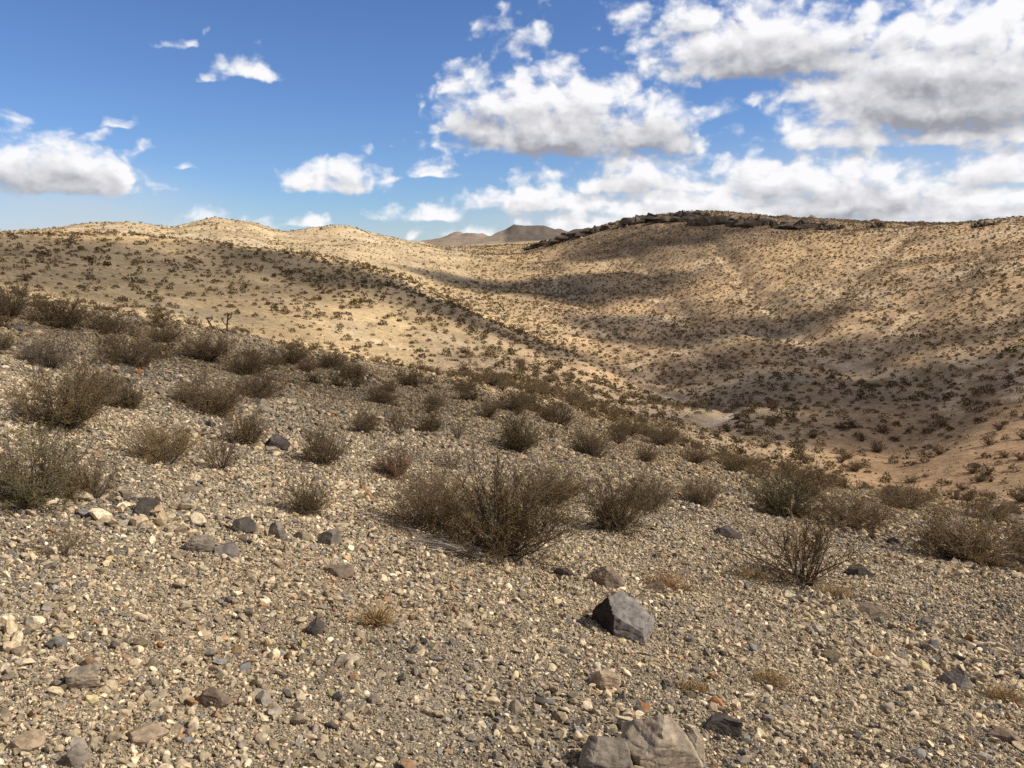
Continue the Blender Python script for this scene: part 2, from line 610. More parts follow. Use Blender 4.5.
def mat_plant(name, c1, c2, rough=.9):
    m, t, b = new_mat(name, rough, .15)
    oi = t.n('ShaderNodeObjectInfo')
    tc = t.n('ShaderNodeTexCoord').outputs['Object']
    f = t.math('ADD', t.math('MULTIPLY', oi.outputs['Random'], .5), t.math('MULTIPLY', t.noise(tc, 9, 3), .5))
    col = t.mix(t.ramp(f, .2, .75), rgba(c1), rgba(c2))
    t.put(b.inputs['Base Color'], col)
    return m


M_GROUND = mat_ground()
M_GRAVEL = mat_stone('gravel_stone', True, 45, var=.35, bump=.004)
M_STEM = mat_plant('shrub_bark', (.11, .082, .058), (.19, .15, .112))
M_LEAF = mat_plant('shrub_twigs', (.155, .112, .051), (.215, .142, .066))
M_FARLEAF, _t, _b = new_mat('distant_shrub', .95, .1)
_t.put(_b.inputs['Base Color'], attr(_t))
LEAF_TONES = {'yellowish': mat_plant('yellowish_twigs', (.23, .165, .06), (.25, .17, .075)),
              'reddish': mat_plant('reddish_twigs', (.19, .10, .055), (.21, .115, .06)),
              'olive': mat_plant('olive_twigs', (.125, .105, .045), (.14, .115, .05)),
              'grey brown': mat_plant('grey_brown_twigs', (.16, .13, .09), (.18, .14, .10))}
M_GRASS = mat_plant('dry_grass', (.36, .25, .12), (.30, .17, .08))


# ------------------------------------------------------------------ terrain
def terrain_color(x, y, z):
    r = np.hypot(x, y)
    px = CX + FPX * x / np.maximum(y, 1e-3)
    near = np.array([.27, .222, .158])
    gold = np.array([.56, .41, .225])
    tan = np.array([.59, .41, .228])
    orange = np.array([.40, .26, .145])
    back = np.array([.60, .46, .27])
    dark = np.array([.22, .16, .11])
    n = fbm(x, y, 30, 4, 91)
    n2 = fbm(x, y, 8, 4, 92)
    w = lambda a: np.clip(a, 0, 1)[:, None]
    azd = np.degrees(np.arctan2(x, y))
    right = smooth(-2, 6, azd)
    hillc = gold * (1 - right[:, None]) + tan * right[:, None]
    edge = 50 + 6 * smooth(-14, -2, azd) * (1 - smooth(14, 20, azd))
    c = near + (hillc - near) * w(smooth(edge * .8, edge * 1.5, r + 16 * n2))
    mids = smooth(-9, -3, azd) * (1 - smooth(17, 22, azd)) * (1 - smooth(95, 135, r + 25 * n))
    c = c + (np.array([.37, .275, .175]) - c) * w(smooth(44, 64, r + 12 * n2) * mids * .85)
    c = c + (orange - c) * w(smooth(18, 26, azd) * smooth(46, 64, r + 14 * n2) * (1 - smooth(95, 130, r + 30 * n)))
    c = c + (back - c) * w(smooth(220, 280, r) * (1 - smooth(-8, -2, azd)))
    # stony patches, drainage lines and ridge tops
    st = smooth(.02, .3, n + .6 * n2) * smooth(60, 110, r) * (.34 + .12 * right)
    c = c + (dark - c) * w(st)
    pale = smooth(.1, .35, fbm(x, y, 17, 4, 96)) * smooth(70, 110, r) * .45
    c = c + (np.array([.62, .50, .34]) - c) * w(pale)
    for pts, dep, wid in GL:
        gd = line_dist(x + 6 * n2, y + 6 * n, pts)
        c = c + (dark - c) * w(.5 * (smooth(1.0, 2.5, gd) * (1 - smooth(3, 8, gd))) * smooth(70, 110, r))
        c = c + (np.array([.6, .46, .30]) - c) * w(.6 * (1 - smooth(.4, 1.6, gd)) * smooth(70, 110, r))
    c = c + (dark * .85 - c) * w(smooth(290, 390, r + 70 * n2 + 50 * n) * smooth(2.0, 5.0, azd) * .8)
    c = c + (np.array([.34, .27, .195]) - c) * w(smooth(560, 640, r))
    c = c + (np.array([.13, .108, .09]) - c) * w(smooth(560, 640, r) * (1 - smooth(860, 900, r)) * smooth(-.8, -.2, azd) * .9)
    wd = line_dist(x + .8 * n2, y, WL)
    c = c + (np.array([.62, .50, .36]) - c) * w(1 - smooth(.45, 1.3, wd))
    for tl in TL:
        td = line_dist(x + 3 * n2, y + 3 * n, tl)
        c = c + (np.array([.62, .46, .30]) - c) * w(.9 * (1 - smooth(.5, 2.2, td)))
    return np.clip(c * (1 + .4 * n2[:, None]), .03, .8)


def build_terrain():
    az = np.concatenate([np.linspace(-180, -60, 90, endpoint=False), np.linspace(-60, -37, 60, endpoint=False),
                         np.linspace(-37, 37, 560, endpoint=False), np.linspace(37, 60, 60, endpoint=False), np.linspace(60, 180, 90, endpoint=False)])
    az = np.radians(az)
    r = np.concatenate([[.3, .8], np.geomspace(1.4, 60, 330, endpoint=False), np.geomspace(60, 620, 330, endpoint=False), np.geomspace(620, 2500, 60, endpoint=False), np.geomspace(2500, 15000, 14)])
    A, RR = np.meshgrid(az, r, indexing='ij')
    x, y = (RR * np.sin(A)).ravel(), (RR * np.cos(A)).ravel()
    z = height(x, y)
    rr = np.hypot(x, y)
    z = np.where(rr > 1500, z * np.clip(1500 / rr, 0, 1) - (rr - 1500) * .002 * (rr > 1500), z)
    na, nr = len(az), len(r)
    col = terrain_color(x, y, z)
    V = np.stack([x, y, z], 1)
    i, j = np.meshgrid(np.arange(na), np.arange(nr - 1), indexing='ij')
    i2 = (i + 1) % na
    F = np.stack([i * nr + j, i2 * nr + j, i2 * nr + j + 1, i * nr + j + 1], -1).reshape(-1, 4)[:, ::-1]
    c0 = len(V)
    V = np.vstack([V, [[0, 0, -EYE]]])
    col = np.vstack([col, [[.31, .26, .18]]])
    k = np.arange(na)
    T = np.stack([k * nr, np.full(na, c0), ((k + 1) % na) * nr], -1)[:, ::-1]
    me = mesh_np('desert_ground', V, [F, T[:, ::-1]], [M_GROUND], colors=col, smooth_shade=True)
    o = link('desert_ground', me)
    o['kind'] = 'structure'
    return o


build_terrain()


# ------------------------------------------------------------------ overhead clouds (they shade the hills)
def icosphere(sub):
    import bmesh
    bm = bmesh.new()
    bmesh.ops.create_icosphere(bm, subdivisions=sub, radius=1)
    v = np.array([q.co[:] for q in bm.verts])
    f = np.array([[q.index for q in p.verts] for p in bm.faces])
    bm.free()
    return v, f


def n3(v, sc_, seed):
    return (vnoise(v[:, 0] * sc_ + 3.1 * seed, v[:, 1] * sc_ - 1.7 * seed, seed) + vnoise(v[:, 1] * sc_ + 5.3, v[:, 2] * sc_ + 2.2 * seed, seed + 1)
            + vnoise(v[:, 2] * sc_ - 4.4, v[:, 0] * sc_ + 1.2 * seed, seed + 2))


# (px, py the middle of the shade on the ground, half width along x m, half depth m, thickness m)
SHADES = [
    (822, 392, 12, 22, 14), (785, 362, 15, 20, 13), (705, 332, 19, 15, 12), (630, 326, 15, 14, 10), (865, 388, 13, 17, 13), (830, 428, 12, 9, 12),
    (545, 292, 46, 30, 18), (615, 285, 24, 22, 12),
    (265, 258, 18, 11, 10), (320, 268, 17, 12, 14), (375, 283, 16, 13, 15), (430, 302, 15, 13, 15), (485, 324, 14, 12, 14), (545, 345, 13, 11, 12),
    (60, 258, 40, 26, 7), (120, 290, 24, 16, 5),
    (40, 330, 18, 12, 2.2), (190, 350, 14, 11, 2.0), (330, 372, 12, 9, 1.8),
    (660, 238, 36, 26, 10), (925, 262, 16, 10, 2.5),
]


def build_clouds():
    V, F = [], []
    v0, f0 = icosphere(4)
    n = 0
    for k, (px, py, a, b, c) in enumerate(SHADES):
        p = march(px, py, height)[0]
        ctr = p + SUN_DIR * (900 + 7 * k)
        v = v0 * (1 + .35 * n3(v0, 1.6, 5 * k + 3)[:, None] + .16 * n3(v0, 4.5, 5 * k + 4)[:, None])
        v = v * np.array([a, b, c * 1.0])
        V.append(v + ctr)
        F.append(f0 + n)
        n += len(v0)
    m = bpy.data.materials.new('cloud_vapour')
    m.use_nodes = True
    nt = m.node_tree
    nt.nodes.clear()
    t = NT(nt)
    vol = t.n('ShaderNodeVolumePrincipled')
    vol.inputs['Color'].default_value = (1, 1, 1, 1)
    vol.inputs['Density'].default_value = .085
    out = t.n('ShaderNodeOutputMaterial')
    t.put(out.inputs['Volume'], vol.outputs[0])
    me = mesh_np('clouds', np.vstack(V), [np.vstack(F)], [m], smooth_shade=True)
    o = link('clouds', me)
    o['kind'] = 'stuff'
    return o


build_clouds()


# ------------------------------------------------------------------ gravel
PAL = np.array([[.44, .375, .275], [.37, .315, .235], [.52, .46, .36], [.31, .27, .215], [.24, .22, .20], [.19, .195, .20], [.30, .205, .13], [.40, .23, .12], [.12, .115, .11], [.60, .55, .46], [.42, .37, .22]])
PALW = np.array([.28, .22, .15, .13, .085, .045, .03, .004, .022, .012, .018])


def grad_normal(x, y, e=.15):
    gx = (height(x + e, y) - height(x - e, y)) / (2 * e)
    gy = (height(x, y + e) - height(x, y - e)) / (2 * e)
    nrm = np.stack([-gx, -gy, np.ones_like(gx)], 1)
    return nrm / np.linalg.norm(nrm, axis=1)[:, None]


def build_gravel():
    v12, f20 = icosphere(1)
    v42, f80 = icosphere(2)

    def shapes(v, n, seed):
        out = []
        g = np.random.default_rng(seed)
        for k in range(n):
            w = v * (1 + .28 * n3(v, 1.3, seed + 11 * k)[:, None]) * (1 + g.uniform(-.14, .14, (len(v), 1)))
            # cut a few flat faces, as broken stone has
            for _ in range(8):
                d = g.normal(size=3)
                d /= np.linalg.norm(d)
                c = g.uniform(.38, .75)
                q = w @ d
                w = w - np.clip(q - c, 0, None)[:, None] * d
            w = w * np.array([1, g.uniform(.42, .95), g.uniform(.35, .8)])
            out.append(w / np.abs(w[:, :2]).max())
        return np.array(out)
    S1, S2 = shapes(v12, 40, 3), shapes(v42, 40, 9)
    rings = np.geomspace(1.3, 110, 74)
    Xs, Ys, Ss = [], [], []
    for r0, r1 in zip(rings[:-1], rings[1:]):
        rm = .5 * (r0 + r1)
        s0, s1 = max(.0085, 1.5 * rm / FPX), .072 if rm < 14 else .13 if rm < 45 else .34
        half = 52 if rm < 9 else 45 if rm < 45 else 39
        area = R(2 * half) * .5 * (r1 * r1 - r0 * r0)
        ms2 = 2.75 / .75 * (s0 ** -.75 - s1 ** -.75) / (s0 ** -2.75 - s1 ** -2.75)
        cover = 1.35 if rm < 8 else 1.35 - 1.0 * smooth(8, 34, rm) - .28 * smooth(50, 105, rm)
        n = int(cover * area / (.55 * ms2))
        u = rng.random(n)
        s = (s0 ** -2.75 - u * (s0 ** -2.75 - s1 ** -2.75)) ** (-1 / 2.75)
        rr = np.sqrt(rng.uniform(r0 * r0, r1 * r1, n))
        a = np.radians(rng.uniform(-half, half, n))
        Xs.append(rr * np.sin(a)); Ys.append(rr * np.cos(a)); Ss.append(s)
    x, y, s = map(np.concatenate, (Xs, Ys, Ss))
    dens = fbm(x, y, 1.7, 3, 61)
    az = np.degrees(np.arctan2(x, y))
    rr = np.hypot(x, y)
    mid = smooth(44, 60, rr + 10 * fbm(x, y, 9, 3, 62)) * np.maximum(np.maximum(1 - smooth(-14, -4, az), smooth(17, 23, az)), .5 + .4 * smooth(75, 100, rr))
    dens = np.where(mid > .02, dens - 1.2 * mid, dens)
    keep = rng.random(len(x)) < np.clip(.84 + 1.1 * dens, .25 * (1 - .85 * mid), 1)
    keep &= ~((rr > 60) & (line_dist(x, y, WL) < 1.7))
    x, y, s = x[keep], y[keep], s[keep]
    s = s * (1 + 1.1 * smooth(.08, .35, fbm(x, y, 1.5, 3, 66)) * (rng.random(len(x)) < .3))
    n = len(x)
    z = height(x, y)
    nrm = grad_normal(x, y)
    ci = rng.choice(len(PAL), n, p=PALW / PALW.sum())
    patch = fbm(x, y, 1.6, 4, 71)
    swap = (patch > .12) & (rng.random(n) < .28)
    ci[swap] = rng.choice([4, 5, 8, 3], swap.sum())
    swap = (patch < -.16) & (rng.random(n) < .2)
    ci[swap] = rng.choice([6, 3, 0, 1], swap.sum())
    col = PAL[ci] * np.array([1.06, .98, .855]) * np.clip(rng.lognormal(-.06, .33, (n, 1)), .3, 1.6)
    rr = np.hypot(x, y)
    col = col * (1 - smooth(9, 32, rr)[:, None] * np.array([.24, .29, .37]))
    big = (s > .028) & (np.hypot(x, y) < 11)
    # rotation: turn about the normal with a bit of tilt
    yaw = rng.uniform(0, 2 * math.pi, n)
    up = nrm + rng.normal(0, .42, (n, 3))
    up /= np.linalg.norm(up, axis=1)[:, None]
    ref = np.stack([np.cos(yaw), np.sin(yaw), 0 * yaw], 1)
    ax = np.cross(ref, up)
    ax /= np.linalg.norm(ax, axis=1)[:, None]
    ay = np.cross(up, ax)
    Rm = np.stack([ax, ay, up], 2)                     # columns
    V, F, C = [], [], []
    off = 0
    for S, f, sel in ((S1, f20, ~big), (S2, f80, big)):
        idx = np.where(sel)[0]
        sh = S[rng.integers(0, len(S), len(idx))] * (s[idx] * .55)[:, None, None]
        P = np.einsum('nij,nkj->nki', Rm[idx], sh)
        P = P + np.stack([x[idx], y[idx], z[idx]], 1)[:, None, :] + nrm[idx][:, None, :] * (s[idx] * .22)[:, None, None]
        nv = S.shape[1]
        V.append(P.reshape(-1, 3))
        F.append((f[None] + (np.arange(len(idx)) * nv)[:, None, None]).reshape(-1, 3) + off)
        C.append(np.repeat(col[idx], len(f), axis=0))
        off += len(idx) * nv
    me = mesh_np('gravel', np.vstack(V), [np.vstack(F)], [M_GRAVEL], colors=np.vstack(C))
    o = link('gravel', me)
    o['kind'] = 'stuff'
    print('gravel stones', n, 'tris', len(me.polygons))
    return o


build_gravel()


# ------------------------------------------------------------------ shrubs
def prisms(P0, P1, r0, r1):
    """three-sided tapered twigs"""
    P0, P1 = np.asarray(P0), np.asarray(P1)
    d = P1 - P0
    d /= np.linalg.norm(d, axis=1)[:, None] + 1e-9
    ref = np.where(np.abs(d[:, 2:3]) > .8, np.array([[1., 0, 0]]), np.array([[0., 0, 1]]))
    a = np.cross(d, ref)
    a /= np.linalg.norm(a, axis=1)[:, None] + 1e-9
    b = np.cross(d, a)
    V = []
    for (P, rr) in ((P0, r0), (P1, r1)):
        for k in range(3):
            th = 2 * math.pi * k / 3
            V.append(P + (a * math.cos(th) + b * math.sin(th)) * np.asarray(rr)[:, None])
    V = np.stack(V, 1).reshape(-1, 3)
    o = (np.arange(len(P0)) * 6)[:, None]
    F = np.concatenate([np.stack([o[:, 0] + k, o[:, 0] + (k + 1) % 3, o[:, 0] + 3 + (k + 1) % 3, o[:, 0] + 3 + k], 1) for k in range(3)])
    return V, F


def leaf_quads(P, size, g):
    n = len(P)
    a = g.normal(size=(n, 3))
    a /= np.linalg.norm(a, axis=1)[:, None]
    b = np.cross(a, g.normal(size=(n, 3)))
    b /= np.linalg.norm(b, axis=1)[:, None]
    s = size * g.uniform(.6, 1.3, (n, 1))
    V = np.stack([P - a * s, P + b * s * .38, P + a * s, P - b * s * .38], 1).reshape(-1, 3)
    F = np.arange(4 * n).reshape(n, 4)
    return V, F


def shrub_geo(seed, nstem=46, lean=60, bare=.3, leaf=.011, nleaf=5200, twigs=8, wide=1.0, thick=1.0):
    """a vase of stems from one base, 1 m high and about 1.2 m wide; returns stems and foliage geometry"""
    g = np.random.default_rng(seed)
    A, B, ra, rb = [], [], [], []
    fA, fB, fra, frb = [], [], [], []
    tips = []
    lop = g.normal(0, .11, 2)
    lobes = g.uniform(0, 6.28, 2)
    for i in range(nstem):
        phi = g.uniform(0, 2 * math.pi)
        th = R(lean) * math.sqrt(g.random()) * g.uniform(.75, 1.05)
        d = np.array([math.sin(th) * math.cos(phi) * wide, math.sin(th) * math.sin(phi) * wide, math.cos(th)])
        L = g.uniform(.72, .98) / math.sqrt((math.sin(th) / .76) ** 2 + (math.cos(th) / .95) ** 2)
        d[:2] += lop
        d /= np.linalg.norm(d)
        L *= 1 + .10 * math.sin(2 * phi + lobes[0]) + .08 * math.sin(3 * phi + lobes[1])
        alive = g.random() > .12
        p = np.array([g.normal(0, .045), g.normal(0, .045), -.03])
        n = 6
        pts = [p]
        dd = d.copy()
        for k in range(n):
            dd = dd + g.normal(0, .11, 3) + np.array([0, 0, .05])
            dd /= np.linalg.norm(dd)
            pts.append(pts[-1] + dd * L / n)
        r0 = g.uniform(.006, .0105) * thick
        for k in range(n):
            A.append(pts[k]); B.append(pts[k + 1])
            ra.append(r0 * (1 - .8 * k / n)); rb.append(r0 * (1 - .8 * (k + 1) / n))
        for q in range(twigs):
            t = g.uniform(bare, 1.0) * n
            k = min(int(t), n - 1)
            p0 = pts[k] + (pts[k + 1] - pts[k]) * (t - k)
            td = (pts[k + 1] - pts[k]) / (L / n) + g.normal(0, .55, 3) + np.array([0, 0, .15])
            td /= np.linalg.norm(td)
            tl = g.uniform(.08, .22)
            p1 = p0 + td * tl * .5
            td2 = td + g.normal(0, .2, 3)
            p2 = p1 + td2 / np.linalg.norm(td2) * tl * .5
            A += [p0, p1]; B += [p1, p2]
            ra += [.0036 * thick, .0026 * thick]; rb += [.0026 * thick, .0016 * thick]
            for w in range(4 if alive else 0):
                u = g.uniform(.25, 1)
                s0 = p0 + (p2 - p0) * u
                sd = td + g.normal(0, .6, 3)
                sd /= np.linalg.norm(sd)
                s1 = s0 + sd * g.uniform(.05, .13)
                fA.append(s0); fB.append(s1); fra.append(.002 * thick); frb.append(.0011 * thick)
                tips.append((s0, s1))
    Vs, Fs = prisms(A, B, ra, rb)
    Vf, Ff = prisms(fA, fB, fra, frb)
    tp = np.array(tips)
    k = g.integers(0, len(tp), nleaf)
    u = g.random((nleaf, 1))
    P = tp[k, 0] * (1 - u) + tp[k, 1] * u + g.normal(0, .009, (nleaf, 3))
    Vl, Fl = leaf_quads(P, leaf, g)
    return (Vs, Fs), (np.vstack([Vf, Vl]), np.vstack([Ff, Fl + len(Vf)]))


KINDS = {
    'hero': dict(nstem=120, nleaf=6500, lean=76, bare=.34, twigs=11, thick=.75, leaf=.009),
    'full': dict(nstem=80, nleaf=7200, lean=74, bare=.26, twigs=10, thick=.85),
    'dense': dict(nstem=84, nleaf=10500, lean=78, bare=.15, leaf=.011, twigs=10),
    'bare': dict(nstem=34, nleaf=1500, lean=64, bare=.4, twigs=7, thick=1.35),
    'thin': dict(nstem=24, nleaf=1200, lean=52, bare=.25, twigs=6),
}
SHRUB = {}
for ki, (kn, kw) in enumerate(KINDS.items()):
    SHRUB[kn] = []
    for v in range(4 if kn not in ('thin', 'hero') else 2):
        (Vs, Fs), (Vf, Ff) = shrub_geo(100 * ki + v + 1, **kw)
        SHRUB[kn].append((mesh_np('shrub_stems', Vs, [Fs], [M_STEM]), mesh_np('shrub_foliage', Vf, [Ff], [M_LEAF])))
FARM = []
for v in range(6):                                        # fuller, coarser bushes for those further off, one mesh each
    (Vs, Fs), (Vf, Ff) = shrub_geo(900 + v, nstem=34, nleaf=4200, leaf=.02, lean=68, bare=.1, twigs=6, thick=1.5)
    FARM.append(mesh_np('shrub', np.vstack([Vs, Vf]), [Fs, Ff + len(Vs)], [M_STEM, M_LEAF], [0] * len(Fs) + [1] * len(Ff)))


def place_shrub(kind, px, py, w, h, label, group=None, rot=None):
    p = ground(px, py)[0]
    d = math.hypot(p[0], p[1])
    k = d * math.sqrt(1 + (p[2] / d) ** 2) / FPX
    e = bpy.data.objects.new('desert_shrub', None)
    COL.objects.link(e)
    e.empty_display_size = .2
    e.location = (p[0], p[1], p[2] - .01)
    e.rotation_euler = (0, 0, random.uniform(0, 6.28) if rot is None else rot)
    W, H = w * k / 1.28, h * k * 1.06
    e.scale = (W, W, H)
    tag(e, label, 'shrub', group)
    st, fo = random.choice(SHRUB[kind])
    link('stems', st, e)
    tone = next((m for q, m in LEAF_TONES.items() if label.startswith((q, 'big ' + q, 'tiny ' + q))), None)
    if tone:
        fo = fo.copy()
        fo.materials[0] = tone
    link('foliage', fo, e)
    HERO.append((p[0], p[1], max(w * k * .5, .3)))
    return e


HERO = []
# kind, base px, base py, width px, height px, label
SHRUBS = [
    ('hero', 502, 556, 146, 104, 'large brown shrub with fanned grey stems and pale fallen sticks at its foot'),
    ('hero', 428, 527, 112, 64, 'wide low brown shrub touching the left side of the big fanned shrub'),
    ('full', 548, 506, 84, 52, 'brown shrub half hidden behind the right side of the big fanned shrub'),
    ('dense', 617, 531, 68, 68, 'rounded brown shrub on narrow dark stems, right of the big fanned shrub'),
    ('full', 647, 511, 62, 46, 'shrub overlapping the back of the rounded brown shrub on narrow stems'),
    ('bare', 803, 582, 128, 70, 'sparse shrub with bare dark spreading stems, nearest on the right'),
    ('dense', 788, 518, 84, 50, 'olive brown shrub directly behind the sparse bare shrub'),
    ('full', 855, 531, 86, 42, 'low shrub behind and right of the sparse bare shrub'),
    ('dense', 972, 565, 104, 56, 'broad dark shrub near the right edge, standing alone on gravel'),
    ('full', 1024, 564, 40, 44, 'shrub cut by the right edge of the picture beside the broad dark shrub'),
    ('thin', 930, 546, 48, 30, 'thin shrub tucked behind the left side of the broad dark shrub'),
    ('full', 702, 506, 48, 34, 'small round shrub on the crest between the narrow stemmed shrub and the olive shrub'),
    ('full', 34, 503, 118, 76, 'big olive shrub with pale stems cut by the left edge of the picture'),
    ('full', 92, 499, 56, 44, 'smaller shrub against the right side of the big olive shrub at the left edge'),
    ('full', 168, 464, 74, 50, 'yellowish brown shrub right of and above the big olive shrub at the left edge'),
    ('bare', 221, 469, 48, 36, 'small bare grey shrub beside the yellowish brown shrub'),
    ('full', 326, 464, 50, 46, 'shrub with upright pale twigs, right of a dark stone and left of centre'),
    ('dense', 306, 514, 46, 40, 'compact dark shrub standing alone above the grey stone group'),
    ('thin', 68, 556, 46, 32, 'thin small twiggy shrub alone on the gravel below the big olive shrub'),
    ('dense', 62, 426, 96, 62, 'large dark shrub in the crowd above the big olive shrub at the left edge'),
    ('full', 92, 404, 60, 40, 'shrub half hidden behind the large dark shrub at left'),
    ('dense', 128, 409, 40, 30, 'small dark shrub just right of the large dark shrub at left'),
    ('dense', 214, 414, 72, 40, 'wide dark shrub left of the grey pair above the bare grey shrub'),
    ('full', 254, 400, 54, 32, 'shrub joined to the upper right of the wide dark shrub'),
    ('full', 243, 443, 44, 38, 'upright shrub below the wide dark shrub and left of the dark stone'),
    ('full', 187, 404, 32, 24, 'small shrub touching the left end of the wide dark shrub'),
    ('dense', 130, 369, 62, 37, 'dense dark dome shaped shrub alone on the shaded slope at left'),
    ('dense', 206, 360, 50, 30, 'oval shrub right of the dense dome shaped shrub on the shaded slope'),
    ('full', 163, 344, 38, 24, 'shrub above and between the dome shaped shrub and the oval shrub'),
    ('full', 50, 368, 54, 36, 'grey brown shrub left of the dense dome shaped shrub'),
    ('dense', 58, 327, 60, 30, 'long dark shrub on the left crest of the near slope'),
    ('dense', 8, 318, 40, 34, 'dark shrub at the left edge on the crest of the near slope'),
    ('full', 115, 334, 48, 26, 'shrub on the crest right of the long dark shrub'),
    ('dense', 250, 376, 50, 30, 'low dark shrub below the tall dead yucca stalks'),
    ('full', 286, 363, 46, 22, 'flat brown shrub right of the low dark shrub under the dead yucca'),
    ('full', 308, 372, 24, 16, 'tiny reddish round shrub right of the flat brown shrub'),
    ('dense', 333, 367, 36, 19, 'shrub on the crest above the tiny reddish round shrub'),
    ('full', 2, 353, 24, 24, 'shrub cut by the left edge beside the grey brown shrub'),
    ('dense', 353, 380, 30, 22, 'dark shrub on the crest above the pair of dark crest shrubs left of centre'),
    ('dense', 410, 387, 34, 22, 'leftmost of two dark crest shrubs left of centre, the taller'),
    ('full', 383, 404, 38, 22, 'wide shrub just below the dark crest shrubs left of centre'),
    ('full', 438, 406, 24, 16, 'little shrub right of the wide shrub below the crest'),
    ('full', 465, 392, 30, 16, 'flat shrub on the crest just left of the middle of the picture'),
    ('dense', 513, 411, 48, 24, 'long low dark shrub on the crest at the middle of the picture'),
    ('full', 486, 418, 28, 22, 'shrub touching the lower left of the long low crest shrub'),
    ('full', 364, 432, 34, 28, 'leftmost of four shrubs in a row left of centre'),
    ('bare', 398, 435, 34, 32, 'second of four shrubs in a row left of centre, with bare stems'),
    ('full', 425, 433, 36, 26, 'third of four shrubs in a row left of centre'),
    ('thin', 457, 440, 28, 26, 'last and thinnest of four shrubs in a row left of centre'),
    ('dense', 518, 451, 50, 40, 'dome shaped brown shrub alone above the big fanned shrub'),
    ('full', 560, 426, 44, 26, 'shrub up and right of the dome shaped brown shrub, near the crest'),
    ('thin', 552, 439, 22, 18, 'tiny thin shrub between the dome shaped brown shrub and the crest'),
    ('full', 594, 457, 48, 34, 'ragged shrub right of the dome shaped brown shrub'),
    ('full', 618, 444, 28, 22, 'small shrub behind the right end of the ragged shrub'),
    ('dense', 628, 435, 42, 20, 'low crest shrub above the ragged shrub'),
    ('full', 660, 445, 38, 24, 'shrub on the crest right of the low crest shrub'),
    ('full', 645, 462, 28, 22, 'small round shrub right of the ragged shrub'),
    ('full', 397, 476, 50, 34, 'reddish brown shrub behind the wide low brown shrub'),
    ('thin', 452, 470, 46, 28, 'faint thin shrub right of the reddish brown shrub'),
    ('full', 694, 464, 36, 22, 'shrub on the crest below the pale bend of the dry wash'),
    ('full', 736, 470, 40, 20, 'flat shrub on the crest right of the bend of the dry wash'),
    ('dense', 812, 484, 60, 20, 'long flat shrub on the right part of the crest'),
    ('full', 905, 508, 60, 24, 'scrubby flat shrub on the crest above the broad dark shrub'),
    ('full', 985, 520, 50, 22, 'flat shrub on the crest at the right edge of the near slope'),
]
for a in SHRUBS:
    place_shrub(*a)


# ------------------------------------------------------------------ the many shrubs of the hillsides
def screen(p):
    c, s = math.cos(PITCH), math.sin(PITCH)
    dep = p[:, 1] * c - p[:, 2] * s
    up = p[:, 1] * s + p[:, 2] * c
    return CX + FPX * p[:, 0] / dep, CY - FPX * up / dep, dep


def visible(p, lift=.5):
    """is each point in front of every fold of the ground between it and the camera"""
    ok = np.ones(len(p), bool)
    r = np.hypot(p[:, 0], p[:, 1])
    for t in np.linspace(.12, .985, 40):
        x, y = p[:, 0] * t, p[:, 1] * t
        ok &= base_h(x, y) < (p[:, 2] + lift) * t + .15 + .9 * np.clip(r * t / 120, 0, 1)
    return ok


